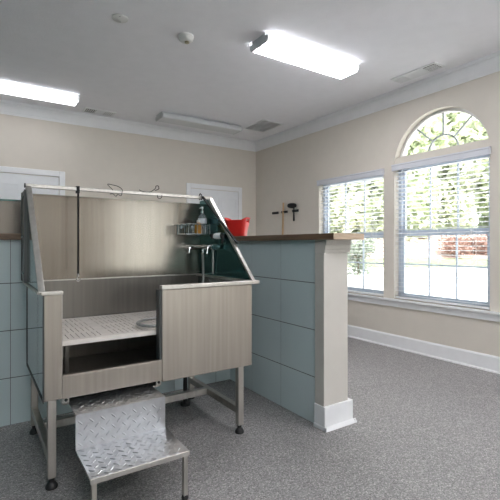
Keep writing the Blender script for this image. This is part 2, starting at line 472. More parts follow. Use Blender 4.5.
blind(W2[0], W2[1], 2.045, SILL + .01, 'white slatted blind under the arched fanlight')
blind(W3[0], W3[1], 2.026, SILL + .01, 'white slatted blind past the right edge of the photo, only its valance tip showing')

# ------------------------------------------------------------------ half walls
HW = 1.183
bw = MB().box(-1.1, 1.832, 3.07, 3.26, 0, HW).build('half_wall', M['wall'])
struct(bw, 'low wall behind the tub, clad in blue-grey tile', 'half wall')
rw = MB().box(1.832, 2.012, 1.985, 3.26, 0, HW).build('half_wall.001', M['wall'])
struct(rw, 'low wall right of the tub, clad in blue-grey tile, ending in a pillar', 'half wall')
rows = [(.0, .2985), (.3015, .6015), (.6045, .9035), (.9065, HW)]
m = MB(); x = .189 - .373 * 4
while x < 1.82:
    for a, b in rows:
        m.box(max(x + .0015, -1.1), min(x + .3715, 1.8215), 3.06, 3.068, a + .002, b)
    x += .373
m.build('tiles', M['tile'], bw, bevel=.0006)
MB().box(-1.1, 1.824, 3.0612, 3.072, 0, HW).build('grout', M['grout'], bw)
m = MB(); y = 1.9825
while y < 3.05:
    for a, b in rows: m.box(1.82, 1.828, y + .0015, min(y + .371, 3.059), a + .002, b)
    y += .3725
m.build('tiles', M['tile'], rw, bevel=.0006)
MB().box(1.8213, 1.834, 1.985, 3.06, 0, HW).build('grout', M['grout'], rw)
# end pillar
p = thing('pillar', 'cream painted square pillar ending the right half wall', 'pillar', (1.91, 1.94, 0)); p['kind'] = 'structure'
MB().box(1.806, 2.016, 1.90, 1.984, 0, HW - .0825).build('shaft', M['pillar'], p, bevel=.003)
MB().prism([(1.880, HW), (1.880, HW - .030), (1.886, HW - .034), (1.888, HW - .058), (1.893, HW - .064), (1.893, HW - .082), (1.984, HW - .082), (1.984, HW)], 'x', 1.806, 2.030)\
    .build('capital', M['pillar'], p, bevel=.002)
MB().prism([(1.80, 0), (1.80, .146), (2.05, .146), (2.05, 0)], 'y', 1.886, 1.9845).build('base', M['white'], p, bevel=.004)
m = MB().prism([(1.886, 0), (1.868, 0), (1.870, .008), (1.878, .020), (1.886, .024)], 'x', 1.795, 2.068)
m.prism([(2.05, 0), (2.068, 0), (2.066, .008), (2.058, .02), (2.05, .024)], 'y', 1.868, 1.984).prism([(1.80, 0), (1.795, 0), (1.795, .02), (1.80, .024)], 'y', 1.868, 1.984)
m.build('shoe_moulding', M['white'], p)
# countertop: an L of wood on both half walls
cpoly = [(-1.1, 3.018), (1.785, 3.018), (1.785, 1.798), (2.045, 1.798), (2.045, 3.32), (-1.1, 3.32)]
ct = MB().prism(cpoly, 'z', HW + .0005, HW + .039).build('countertop', M['wood'], bevel=.003)
tag(ct, 'brown wooden countertop capping the tiled half walls', 'countertop')
MB().box(1.785, 2.045, 1.790, 1.7975, HW + .0005, HW + .039).build('lit_end_edge', M['wood_lit_end'], ct)['label'] = 'wood end edge, painted paler as if lit'  # thin added board, paler to paint the light falling on this end
CT = HW + .039
# steel panel standing on the counter behind the tub
sp = thing('steel_panel', 'stainless steel panel standing on the counter left of the tub', 'metal panel', (-.3, 3.14, CT))
MB().box(-1.09, 1.0, 3.13, 3.134, CT, 1.44).build('sheet', M['steel_dull'], sp)
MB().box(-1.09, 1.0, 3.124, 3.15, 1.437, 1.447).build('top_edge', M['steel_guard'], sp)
MB().box(-1.09, 1.0, 3.134, 3.16, CT, CT + .012).build('foot_flange', M['steel'], sp)

# ------------------------------------------------------------------ dog wash tub
X0, X1, Y0, Y1, ZB, ZR = .267, 1.429, 2.14, 2.893, .418, .93
GL, GR = .250, 1.449
tub = thing('dog_wash_tub', 'raised stainless steel dog washing tub with sloped splash guards and walk-in opening', 'dog bath', (.85, 2.5, 0))
def P(mb, name, mat, parent=tub, **k): return mb.build(name, M[mat], parent, **k)
P(MB().box(.845, X1, Y0, Y0 + .014, .408, .908), 'front_panel', 'steel', bevel=.003)
P(MB().box(X0, .345, Y0, Y0 + .014, ZB, .915), 'front_post', 'steel', bevel=.003)
P(MB().box(.3455, .8445, Y0 + .002, Y0 + .012, .416, .522).box(.3455, .8445, Y0 + .002, Y0 + .03, .522, .528), 'sill_panel', 'steel', bevel=.0015)
P(MB().box(.345, .349, Y0 + .013, Y0 + .05, .53, .915), 'door_channel', 'steel_trim')
P(MB().box(.832, .845, Y0 + .006, Y0 + .012, .53, .907).box(.832, .836, Y0 + .012, Y0 + .05, .53, .907).box(.832, .8445, Y0 + .05, Y0 + .055, .53, .907), 'door_channel', 'dark_trim')
P(MB().box(.838, 1.478, Y0 - .014, Y0 + .024, .909, .931), 'front_rim', 'steel_trim', bevel=.003)
P(MB().box(.254, .349, Y0 - .012, Y0 + .024, .915, .932), 'front_rim', 'steel_trim', bevel=.003)
P(MB().box(X0, X0 + .004, Y0 + .014, Y1, ZB, ZR - .012), 'side_panel', 'steel_side')
P(MB().box(X1 - .004, X1, Y0 + .014, Y1, ZB, ZR - .012), 'side_panel', 'steel_side')
P(MB().box(X0 - .004, X0 - .0005, Y1 - .006, Y1 + .002, ZB, ZR - .013).box(X0 - .004, X0 - .0005, Y0 + .016, Y1 - .007, ZB - .006, ZB + .001).box(X0 - .004, X0 - .0005, Y0 - .001, Y0 + .0155, ZB - .006, ZR - .016), 'side_seam', 'dark_trim')
P(MB().box(X0 + .004, X1 - .004, Y1 - .018, Y1 - .014, ZB, ZR - .004), 'basin_back', 'basin')
P(MB().box(X0 + .004, X1 - .004, Y0 + .055, Y1 - .018, ZB, ZB + .006), 'basin_floor', 'basin')
P(MB().box(GL - .008, X0 + .012, Y0 + .024, Y1, ZR - .012, ZR), 'side_rim', 'steel_trim')
P(MB().box(X1 - .020, GR + .012, Y0 + .024, Y1, ZR - .012, ZR), 'side_rim', 'steel_trim')
P(MB().box(X0 + .012, X1 - .020, Y1 - .030, Y1, ZR - .006, ZR), 'back_rim', 'steel_trim')
TY, TZ = 2.71, 1.488
P(MB().box(GL + .004, GR - .004, Y1 - .004, Y1, ZR, 1.467).box(GL + .004, GR - .004, Y1 - .012, Y1 - .004, 1.460, 1.467), 'back_splash_panel', 'steel_back')
for s, gx in ((-1, GL), (1, GR)):
    a, b = (gx, gx + .003) if s < 0 else (gx - .003, gx)
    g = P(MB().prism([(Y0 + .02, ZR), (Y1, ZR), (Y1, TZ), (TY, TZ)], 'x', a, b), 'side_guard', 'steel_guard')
    fa, fb = (gx - .006, gx + .022) if s < 0 else (gx - .020, gx + .004)
    P(MB().prism([(Y0 - .004, ZR), (Y0 + .014, ZR), (TY + .006, TZ - .012), (TY + .006, TZ + .004), (TY - .012, TZ + .004)], 'x', fa, fb), 'guard_edge', 'steel_trim', bevel=.002)
    if s < 0:
        st = P(MB().box(gx - .012, gx, 2.70, 2.885, ZR + .004, TZ - .02).box(gx - .016, gx - .012, 2.70, 2.712, ZR + .004, TZ - .02).box(gx - .016, gx - .012, 2.873, 2.885, ZR + .004, TZ - .02), 'guard_stiffener', 'dark_trim')
        for z in (.985, 1.20, 1.43):
            for yy in (2.745, 2.84):
                P(MB().lathe([(.008, gx - .012), (.008, gx - .017), (.004, gx - .020)], (0, yy, z), 8, 'x'), 'bolt', 'chrome', st)
rail = P(MB().box(GL - .008, GR + .006, TY - .011, TY + .011, TZ - .006, TZ + .016), 'top_rail', 'steel_trim', bevel=.003)
P(MB().box(GL - .014, GL - .0085, TY - .012, TY + .012, TZ - .007, TZ + .017), 'end_cap', 'black', rail)
# legs with levelling feet
for lx, ly in ((.284, 2.146), (.284, 2.832), (1.335, 2.146), (1.335, 2.832)):
    lg = P(MB().box(lx, lx + .038, ly, ly + .038, .05, ZB), 'leg', 'steel_leg', bevel=.003)
    c = (lx + .019, ly + .019, 0)
    P(MB().lathe([(.027, 0.0), (.028, .010), (.020, .024), (.013, .030), (.013, .052)], c, 16), 'levelling_foot', 'black', lg, smooth=True)
for lx in (.285, 1.336):
    P(MB().box(lx, lx + .036, 2.184, 2.832, .118, .160), 'side_rail', 'steel_leg', bevel=.003)
P(MB().box(.321, 1.336, 2.56, 2.60, .118, .160), 'cross_rail', 'steel_trim', bevel=.003)
# rails that carry the pull-out step
for lx in (.352, .822):
    sr = P(MB().box(lx, lx + .03, Y0 + .03, 2.84, ZB - .034, ZB - .001), 'slide_rail', 'steel_trim', bevel=.002)
    P(MB().lathe([(.0075, Y0 + .030), (.0075, Y0 + .026), (.004, Y0 + .024)], (lx + .015, 0, ZB - .0175), 12, 'y'), 'plug', 'black', sr)
# drain
dr = P(MB().lathe([(.03, ZB), (.03, ZB - .03), (.024, ZB - .034), (.024, ZB - .06)], (1.26, 2.75, 0), 16), 'drain_outlet', 'black', smooth=True)
P(MB().tube([(1.26, 2.75, ZB - .06), (1.26, 2.75, .02)], .015, 12), 'waste_pipe', 'black', dr, smooth=True)
P(MB().lathe([(.034, .0), (.034, .018), (.018, .026)], (1.26, 2.75, 0), 16), 'floor_flange', 'black', dr, smooth=True)
# slotted standing grate
GZ = .681
m = MB(); gx0, gx1, gy0, gy1 = X0 + .010, X1 - .010, Y0 + .060, Y1 - .035
bands = 4; solid = .036; pitch = .0265; slot = .0045
bl = (gy1 - gy0 - solid * (bands + 1)) / bands
y = gy0
for k in range(bands + 1):
    m.box(gx0, gx1, y, y + solid, GZ - .004, GZ)
    if k < bands:
        xx = gx0
        i = 0
        while xx < gx1 - .001:
            w = pitch - slot if i % 9 else pitch * 2.2
            e = min(xx + w, gx1)
            m.box(xx, e, y + solid, y + solid + bl, GZ - .004, GZ); xx = e + slot; i += 1
    y += solid + bl
gt = P(m, 'standing_grate', 'grate')
P(MB().box(gx0, gx1, gy0 - .004, gy0, GZ - .024, GZ), 'grate_lip', 'grate', gt)
for xx in (.40, .85, 1.30): P(MB().box(xx, xx + .02, gy0 + .01, gy1, GZ - .03, GZ - .0045), 'grate_bearer', 'basin', gt)
for xx in (.402, 1.302):
    for yy in (gy0 + .20, gy1 - .06): P(MB().box(xx, xx + .018, yy, yy + .02, ZB + .006, GZ - .0305), 'grate_foot', 'basin', gt)
# mixer tap on the right guard
FX = GR - .05
fc = P(MB().tube([(FX, 2.60, 1.135), (FX, 2.86, 1.135)], [.017, .017], 14), 'faucet', 'chrome', smooth=True)
for yy in (2.64, 2.82):
    P(MB().lathe([(.026, GR - .004), (.026, GR - .012), (.013, GR - .016), (.013, FX)], (0, yy, 1.135), 14, 'x'), 'wall_flange', 'chrome', fc, smooth=True)
for yy, sg in ((2.585, -1), (2.875, 1)):
    h = MB().lathe([(.018, yy - .012), (.022, yy), (.018, yy + .012)], (FX, 0, 1.135), 12, 'y')
    h.tube([(FX, yy, 1.14), (FX - .03, yy, 1.142), (FX - .045, yy, 1.13), (FX - .05, yy, 1.09)], .006, 8)
    P(h, 'handle', 'chrome', fc, smooth=True)
P(MB().lathe([(.012, 1.12), (.014, 1.10), (.014, 1.085), (.010, 1.08)], (FX, 2.745, 0), 12), 'hose_nut', 'chrome', fc, smooth=True)
P(MB().tube([(GR - .012, 2.66, 1.12), (GR - .012, 2.66, .94)], .008, 8), 'supply_tube', 'hose', fc, smooth=True)

# shower hose hanging into the tub and coiled on the grate
hp = catmull([(FX, 2.745, 1.08), (FX, 2.742, 1.0), (FX - .002, 2.738, .90), (1.36, 2.70, .78), (1.25, 2.60, .702), (1.08, 2.48, .70), (.93, 2.46, .70), (.83, 2.42, .70),
              (.775, 2.335, .70), (.80, 2.24, .70), (.88, 2.215, .70), (.97, 2.26, .70), (1.02, 2.36, .70), (1.10, 2.40, .70)], 7)
hs = MB().tube(hp, .0085, 10).build('shower_hose', M['hose'], smooth=True)
tag(hs, 'thin grey shower hose hanging from the tap and looped on the tub grate', 'hose')
# hand sprayer hooked on the right guard
spr = thing('hand_sprayer', 'white hand sprayer with black ends hooked inside the right guard', 'sprayer', (GR - .03, 2.53, 1.215))
def axis_lathe(prof, c, d, n=16):
    mb = MB().lathe(prof, (0, 0, 0), n); q = Vector((0, 0, 1)).rotation_difference(Vector(d).normalized()).to_matrix().to_4x4()
    bmesh.ops.transform(mb.bm, matrix=Matrix.Translation(c) @ q, verts=mb.bm.verts); return mb
sd = (.35, -.9, .05); sc = Vector((GR - .035, 2.54, 1.213)); sdn = Vector(sd).normalized()
axis_lathe([(.019, -.032), (.022, -.02), (.022, .02), (.020, .03)], sc, sd).build('barrel', M['blind'], spr, smooth=True)
axis_lathe([(.012, -.062), (.020, -.055), (.021, -.033)], sc, sd).build('nozzle', M['black'], spr, smooth=True)
axis_lathe([(.021, .031), (.020, .042), (.014, .046)], sc, sd).build('collar', M['black'], spr, smooth=True)
MB().tube([sc + sdn * .04, sc + sdn * .045 + Vector((0, 0, -.02)), sc + sdn * .04 + Vector((0, .01, -.05))], .010, 8).build('grip', M['black'], spr, smooth=True)
MB().box(GR - .012, GR - .003, 2.525, 2.555, 1.19, 1.235).build('holder', M['chrome'], spr)

# wire basket in the back right corner
wb = thing('wire_basket', 'wire corner basket on the splash guard above the tap', 'basket', (1.34, 2.79, 1.225))
bx0, bx1, by0, by1, bz0, bz1 = 1.250, GR - .012, 2.690, Y1 - .020, 1.228, 1.300
def loop(z, r, m):
    c = .03; pts = []
    for cx, cy, a in ((bx1 - c, by1 - c, 0), (bx0 + c, by1 - c, PI / 2), (bx0 + c, by0 + c, PI), (bx1 - c, by0 + c, 1.5 * PI)):
        pts += [(cx + c * math.cos(a + PI / 2 * k / 4), cy + c * math.sin(a + PI / 2 * k / 4), z) for k in range(5)]
    m.tube(pts, r, 6, True)
m = MB()
for z in (bz0, bz1): loop(z, .0045, m)
m.build('hoops', M['wire'], wb, smooth=True)
m = MB()
for k in range(6):
    xx = bx0 + .01 + (bx1 - bx0 - .02) * k / 5
    m.tube([(xx, by0, bz1), (xx, by0, bz0), (xx, by1, bz0), (xx, by1, bz1)], .0026, 5)
for k in range(5):
    yy = by0 + .012 + (by1 - by0 - .024) * k / 4
    m.tube([(bx0, yy, bz1), (bx0, yy, bz0)], .0026, 5); m.tube([(bx1, yy, bz1), (bx1, yy, bz0)], .0026, 5)
m.build('wires', M['wire'], wb)
for xx in (1.29, 1.38): MB().lathe([(.014, Y1 - .0125), (.012, Y1 - .017), (.004, Y1 - .0195)], (xx, 0, 1.285), 12, 'y').build('suction_cup', M['pipe_white'], wb, smooth=True)
# bottles in it
pb = thing('pump_bottle', 'clear pump bottle with a silver cap in the wire basket', 'bottle', (1.400, 2.755, bz0 + .004))
c = (1.400, 2.755, bz0 + .004)
MB().lathe([(.030, 0), (.033, .004), (.033, .115), (.028, .130), (.014, .142), (.014, .150)], c, 20).build('bottle_body', M['clear'], pb, smooth=True)
MB().lathe([(.0335, .075), (.0337, .076), (.0337, .112), (.0335, .113)], c, 20).build('bottle_label', M['label_w'], pb, smooth=True)
MB().lathe([(.016, .151), (.016, .168), (.006, .170), (.006, .182), (.013, .184), (.013, .198), (.008, .200)], c, 16).tube([(1.400, 2.755, bz0 + .196), (1.375, 2.735, bz0 + .194), (1.367, 2.729, bz0 + .186)], .004, 6).build('pump', M['chrome'], pb, smooth=True)
ab = thing('shampoo_bottle', 'small orange shampoo bottle with a white cap in the wire basket', 'bottle', (1.355, 2.730, bz0 + .004))
c = (1.355, 2.730, bz0 + .004)
MB().lathe([(.025, 0), (.028, .004), (.028, .066), (.024, .074), (.012, .080)], c, 18).build('bottle_body', M['amber'], ab, smooth=True)
MB().lathe([(.013, .0805), (.013, .097), (.010, .099)], c, 14).build('cap', M['plastic_white'], ab, smooth=True)

# straps and tethers on the top rail
def hang(name, label, cat, x, z1):
    r = thing(name, label, cat, (x, TY - .014, TZ + .016))
    m = MB()
    y0, y1 = TY - .0165, TY + .0165
    for (a, b, za, zb) in ((y0, y0 + .003, TZ - .02, TZ + .0215), (y1 - .003, y1, TZ - .02, TZ + .0215), (y0 + .003, y1 - .003, TZ + .0175, TZ + .0215), (y0 + .003, y1 - .003, TZ - .02, TZ - .0165)):
        m.box(x - .009, x + .009, a, b, za, zb)
    m.box(x - .006, x + .006, y0, y0 + .003, z1 + .05, TZ - .02)
    m.build('webbing', M['nylon'], r)
    h = MB().lathe([(.004, z1 + .052), (.009, z1 + .048), (.009, z1 + .036), (.004, z1 + .030)], (x, y0 + .0015, 0), 10)
    h.tube(arc((x, y0 + .0015, z1 + .015), .011, PI * .55, PI * 2.2, 12, 'xz'), .0028, 6)
    h.build('snap_hook', M['chrome'], r, smooth=True)
hang('grooming_leash', 'black grooming leash hanging straight down from the top rail, left of centre', 'leash', .525, .925)
gb = thing('grooming_strap', 'black grooming strap slanting from the top rail down across the right guard edge', 'strap', (1.36, TY, TZ))
sA, sB = Vector((1.362, TY - .030, TZ + .010)), Vector((GR + .006, 2.350, 1.160))
MB().bar(sA, sB, .019, .011, (0, 0, 1)).build('strap_band', M['nylon'], gb, bevel=.002)
MB().tube([(1.365, TY - .018, TZ + .01), (1.363, TY - .016, TZ + .024), (1.360, TY, TZ + .034), (1.360, TY + .016, TZ + .022), (1.362, TY + .016, TZ - .01), (1.365, TY - .012, TZ - .012), (1.366, TY - .018, TZ + .006)], .0035, 6).build('rail_loop', M['nylon'], gb, smooth=True)
mid = sA.lerp(sB, .52)
MB().lathe([(.006, -.006), (.009, 0), (.006, .006)], mid + Vector((0, -.008, .004)), 10, 'y').build('slider', M['chrome'], gb, smooth=True)
c1 = MB().tube(catmull([(.735, TY - .014, TZ + .012), (.705, TY - .005, TZ + .044), (.715, TY + .0, TZ + .050), (.770, TY, TZ + .040), (.795, TY - .004, TZ + .022), (.792, TY - .016, TZ + .004),
                        (.785, TY - .016, TZ - .020), (.765, TY - .014, TZ - .014), (.752, TY - .015, TZ - .026), (.735, TY - .015, TZ - .012), (.715, TY - .015, TZ - .014)], 5), .0022, 6).build('cable_tether', M['nylon'], smooth=True)
tag(c1, 'thin black cable tether looped over the middle of the top rail', 'tether')
c2 = MB().tube(catmull([(.905, TY - .014, TZ + .026), (.935, TY - .004, TZ + .019), (.985, TY, TZ + .020), (1.020, TY, TZ + .045), (1.026, TY, TZ + .062), (1.042, TY, TZ + .064), (1.046, TY, TZ + .046), (1.030, TY, TZ + .036), (1.016, TY - .008, TZ + .030)], 5), .0026, 6)\
    .tube(catmull([(1.03, TY - .013, TZ + .0), (1.034, TY - .014, TZ - .018), (1.05, TY - .014, TZ - .022), (1.062, TY - .014, TZ - .010), (1.062, TY - .013, TZ + .002)], 4), .0024, 6).build('hook_tether', M['nylon'], smooth=True)
tag(c2, 'short black wire tether with a ring, on the top rail right of the cable loop', 'tether')

# ------------------------------------------------------------------ folding step of tread plate
stp = thing('tub_step', 'two tread step of shiny diamond plate in front of the tub', 'step', (.6, 2.0, 0))
SX0, SX1 = .381, .810; SY0, SY1, SY2 = 1.722, 2.010, 2.320; SZ0, SZ1 = .219, .378; TH = .004
def diamonds(m, u0, u1, v0, v1, put):
    p = .05; nv = int((v1 - v0 - .016) / (p / 2)) + 1; nu = int((u1 - u0) / p) + 1
    for j in range(nv):
        for i in range(nu):
            u = u0 + .020 + i * p + (p / 2 if j % 2 else 0); v = v0 + .016 + j * p / 2
            if u > u1 - .014 or v > v1 - .013: continue
            s = 1 if j % 2 else -1
            a = s * PI / 4; L, Wd, hh = .0165, .0040, .0027
            d = (math.cos(a), math.sin(a)); n = (-d[1], d[0])
            base = [(L, 0), (L * .45, Wd), (-L * .45, Wd), (-L, 0), (-L * .45, -Wd), (L * .45, -Wd)]
            vb = [m.bm.verts.new(put(u + d[0] * q + n[0] * w, v + d[1] * q + n[1] * w, 0)) for q, w in base]
            vt = [m.bm.verts.new(put(u + d[0] * q, v + d[1] * q, hh)) for q in (L * .6, -L * .6)]
            for f in ([vb[0], vb[1], vt[0]], [vb[1], vb[2], vt[1], vt[0]], [vb[2], vb[3], vt[1]], [vb[3], vb[4], vt[1]], [vb[4], vb[5], vt[0], vt[1]], [vb[5], vb[0], vt[0]]):
                m.bm.faces.new(f)
m = MB().box(SX0, SX1, SY0, SY1 + TH, SZ0 - TH, SZ0); diamonds(m, SX0, SX1, SY0, SY1, lambda u, v, h: (u, v, SZ0 + h)); P(m, 'lower_tread', 'alu', stp)
m = MB().box(SX0, SX1, SY1, SY1 + TH, SZ0, SZ1 - TH); diamonds(m, SX0, SX1, SZ0 + .004, SZ1 - .002, lambda u, v, h: (u, SY1 - h, v)); P(m, 'riser', 'alu', stp)
m = MB().box(SX0, SX1, SY1, SY2, SZ1 - TH, SZ1); diamonds(m, SX0, SX1, SY1, SY2, lambda u, v, h: (u, v, SZ1 + h)); P(m, 'upper_tread', 'alu', stp)
P(MB().box(SX0, SX1, SY0 - .002, SY0 + .002, SZ0 - .020, SZ0 - .001).tube([(SX0, SY0, SZ0 - .001), (SX1, SY0, SZ0 - .001)], .0025, 6), 'front_lip', 'steel_trim', stp)
fr = MB()
for x in (SX0 + .006, SX1 - .026):
    fr.box(x, x + .02, SY0 + .022, SY1 - .001, SZ0 - .024, SZ0 - TH - .0005)
fr.box(SX0 + .026, SX1 - .026, SY1 - .025, SY1 - .005, SZ0 - .024, SZ0 - TH - .0005)
P(fr, 'frame', 'steel_leg', stp)
for x, y, z in ((SX0 + .006, SY0 + .003, SZ0 - TH - .0005), (SX1 - .026, SY0 + .003, SZ0 - TH - .0005)):
    lg = P(MB().box(x, x + .02, y, y + .02, .016, z), 'leg', 'steel_leg', stp, bevel=.002)
    P(MB().lathe([(.015, 0), (.016, .010), (.012, .020)], (x + .01, y + .01, 0), 12), 'foot', 'black', lg, smooth=True)

for a, b in ((.354, SX0), (SX1, .850)):
    P(MB().box(a, b, SY1 + .17, SY2 - .01, SZ1 - TH, SZ1 + .0045), 'hanger_bracket', 'steel_leg', stp)
# ------------------------------------------------------------------ red tub on the counter
RS = .69
rt = thing('storage_tub', 'red flexible plastic tub with cut-out handles on the wooden counter', 'tub', (1.935, 3.13, CT), math.radians(-52))
rt.scale = (RS, RS, RS * 1.02)
def rrect(a, b, r, z, bow=0.0, n=6):
    out = []
    for cx, cy, a0 in ((a - r, b - r, 0), (-a + r, b - r, PI / 2), (-a + r, -b + r, PI), (a - r, -b + r, 1.5 * PI)):
        for k in range(n + 1):
            t = a0 + PI / 2 * k / n; x, y = cx + r * math.cos(t), cy + r * math.sin(t)
            out.append((x, y, z + bow * (abs(x) / a) ** 1.3))
    return out
bmx = bmesh.new()
def ringv(pts): return [bmx.verts.new(p) for p in pts]
levels = [(.105, .075, .035, 0, 0), (.112, .080, .038, .012, .004), (.127, .093, .045, .075, .022), (.138, .103, .050, .120, .046), (.149, .112, .055, .158, .072), (.151, .114, .056, .162, .074)]
R_ = [ringv(rrect(*l)) for l in levels]
n = len(R_[0])
hand = []
for li, (A, B) in enumerate(zip(R_, R_[1:])):
    for k in range(n):
        q = [A[k], A[(k + 1) % n], B[(k + 1) % n], B[k]]
        if li == 3:
            mx = sum(v.co.x for v in q) / 4; my = sum(v.co.y for v in q) / 4
            if abs(mx) > .128 and abs(my) < .06:      # handle slots at both ends
                lo = [(A[k].co * .72 + B[k].co * .28), (A[(k + 1) % n].co * .72 + B[(k + 1) % n].co * .28)]
                hi = [(A[(k + 1) % n].co * .25 + B[(k + 1) % n].co * .75), (A[k].co * .25 + B[k].co * .75)]
                vl = [bmx.verts.new(p) for p in lo]; vh = [bmx.verts.new(p) for p in hi]
                bmx.faces.new([A[k], A[(k + 1) % n], vl[1], vl[0]]); bmx.faces.new([vh[1], vh[0], B[(k + 1) % n], B[k]])
                continue
        bmx.faces.new(q)
bmx.faces.new(R_[0][::-1])
bmesh.ops.remove_doubles(bmx, verts=bmx.verts, dist=.0004)
mb = MB(); mb.bm.free(); mb.bm = bmx
bo = mb.build('tub_wall', M['red'], rt, smooth=True, local=True)
so = bo.modifiers.new('shell', 'SOLIDIFY'); so.thickness = .004; so.offset = -1
m = MB(); m.tube(rrect(.1515, .1145, .056, .163, .075), .004, 6, True)
m.build('rolled_rim', M['red'], rt, smooth=True, local=True)

# ------------------------------------------------------------------ broom and clips on the right wall
br = thing('broom', 'broom with a tan wooden handle standing against the right wall in the corner', 'broom', (3.86, 4.985, 0))
MB().tube([(3.845, 4.97, .16), (3.890, 4.97, 1.79)], .0135, 12).build('handle', M['tan'], br, smooth=True)
MB().box(3.815, 3.875, 4.84, 5.13, .12, .17).build('head', M['black'], br, bevel=.008)
MB().prism([(3.822, .12), (3.868, .12), (3.885, .0), (3.81, .0)], 'y', 4.83, 5.14).build('bristles', M['tan'], br)
def clip(y0, y1, z, label):
    r = thing('broom_clip', label, 'wall clip', (XR, (y0 + y1) / 2, z), group=None)
    MB().box(XR - .012, XR, y0, y1, z - .018, z + .018).build('back_plate', M['black'], r, bevel=.003)
    yc = (y0 + y1) / 2
    for s in (-1, 1):
        MB().tube([(XR - .012, yc + s * .040, z), (XR - .028, yc + s * .034, z), (XR - .044, yc + s * .022, z), (XR - .050, yc + s * .026, z)], .009, 8).build('jaw', M['black'], r, smooth=True)
clip(5.125, 5.285, 1.650, 'empty black wall clip nearest the room corner')
clip(4.90, 5.04, 1.650, 'black wall clip holding the tan broom handle')
clip(4.645, 4.785, 1.652, 'black wall clip right of the broom, holding a small brush')
sb = thing('hand_brush', 'small black brush hanging in the clip right of the broom', 'brush', (3.86, 4.712, 1.50))
axis_lathe([(.012, -.20), (.014, -.19), (.010, -.08), (.009, .02)], (3.882, 4.712, 1.70), (0, 0, 1), 12).build('handle', M['nylon'], sb, smooth=True)
MB().lathe([(.03, 1.700), (.062, 1.712), (.070, 1.735), (.060, 1.760), (.025, 1.770)], (3.846, 4.712, -.012), 18).build('head', M['nylon'], sb, smooth=True)

# ------------------------------------------------------------------ ceiling fittings
def light(label, lens, loc, length=1.16, width=.268):
    r = thing('ceiling_light', label, 'ceiling light', loc, 0, 'wraparound ceiling lights')
    L, Wd = length / 2, width / 2
    MB().box(-L, L, -Wd * .78, Wd * .78, -.022, 0).build('housing', M['fixture'], r, local=True)
    pr = [(-Wd, -.024), (-Wd, -.05), (-Wd * .88, -.074), (Wd * .88, -.074), (Wd, -.05), (Wd, -.024)]
    mb = MB().prism(pr, 'x', -L + .012, L - .012); mb.build('lens', lens, r, local=True)
    for s in (-1, 1):
        a, b = (-L, -L + .0115) if s < 0 else (L - .0115, L)
        MB().prism([(-Wd - .003, -.0225), (-Wd - .003, -.052), (-Wd * .9, -.078), (Wd * .9, -.078), (Wd + .003, -.052), (Wd + .003, -.0225)], 'x', a, b).build('end_cap', M['fixture'], r, local=True)
    return r
light('lit ceiling light nearest the arched window', M['lens'], (2.49, 2.83, H), 1.07, .25)
la = light('lit ceiling light at the left edge, above the left door', M['lens_wall'], (.395, 5.135, H), 1.20, .24)
light('unlit ceiling light between the left light and the return air grille', M['lens_off'], (2.60, 5.17, H), 1.20, .26)
fill_light = light('added unseen fill light on the ceiling above the camera', M['lens_fill'], (.20, .10, H), 1.20, .26)  # this light and its three copies are unseen, added as fill
dup(fill_light, (.20, -1.7, H), 'added unseen fill light behind the camera near the wide glazing')
dup(fill_light, (2.60, -1.7, H), 'added unseen fill light behind the camera near the narrow glazing')
dup(fill_light, (2.60, .30, H), 'added unseen fill light on the right behind the camera')

def register(name, label, x0, x1, y0, y1, ends):
    r = thing(name, label, 'air vent', ((x0 + x1) / 2, (y0 + y1) / 2, H))
    MB().box(x0, x1, y0, y1, H - .010, H).build('plate', M['vent'], r, bevel=.002)
    for (a0, a1, b0, b1, mt) in ends:
        MB().box(a0, a1, b0, b1, H - .0115, H - .0102).build('opening', M[mt], r)
        m = MB(); nfin = 5
        for k in range(nfin):
            xx = a0 + (a1 - a0) * (k + .5) / nfin; m.box(xx - .004, xx + .004, b0, b1, H - .018, H - .0118)
        m.build('louvres', M['vent'], r)
register('supply_vent', 'small ceiling vent beside the left light and back wall moulding', 1.145, 1.525, 5.44, 5.62, [(1.165, 1.285, 5.46, 5.60, 'vent_dark'), (1.395, 1.505, 5.46, 5.60, 'vent_mid')])
register('supply_vent', 'long ceiling vent near the arched window', 3.585, 3.755, 2.29, 2.79, [(3.605, 3.735, 2.31, 2.43, 'vent_dark'), (3.605, 3.735, 2.65, 2.77, 'vent')])
rg = thing('return_grille', 'square slatted return air grille beside the unlit ceiling light', 'air grille', (3.46, 4.88, H))
x0, x1, y0, y1 = 3.275, 3.645, 4.63, 5.15
MB().box(x0, x0 + .022, y0, y1, H - .010, H).box(x1 - .022, x1, y0, y1, H - .010, H).box(x0 + .022, x1 - .022, y0, y0 + .022, H - .010, H).box(x0 + .022, x1 - .022, y1 - .022, y1, H - .010, H).build('frame', M['vent'], rg)
MB().box(x0 + .022, x1 - .022, y0 + .022, y1 - .022, H - .002, H - .0005).build('backing', M['vent_mid'], rg)
m = MB(); k = y0 + .03
while k < y1 - .03:
    m.box(x0 + .022, x1 - .022, -.006, .006, -.0008, .0008, Matrix.Translation((0, k, H - .0065)) @ Matrix.Rotation(math.radians(35), 4, 'X')); k += .0165
for xx in (x0 + .13, x0 + .24): m.box(xx - .006, xx + .006, y0 + .022, y1 - .022, H - .0125, H - .011)
m.build('slats', M['vent'], rg)
sd_ = thing('smoke_detector', 'round white smoke detector on the ceiling', 'smoke detector', (1.445, 3.14, H))
MB().lathe([(.066, H), (.066, H - .012), (.060, H - .018), (.056, H - .034), (.042, H - .046), (.024, H - .050)], (1.445, 3.14, 0), 28).build('body', M['plastic_white'], sd_, smooth=True)
MB().lathe([(.020, H - .0502), (.020, H - .058), (.014, H - .062)], (1.450, 3.13, 0), 16).build('sensor', M['brass'], sd_, smooth=True)
cv = thing('ceiling_cover', 'flat round blank cover plate on the ceiling, left of the smoke detector', 'cover plate', (.914, 3.163, H))
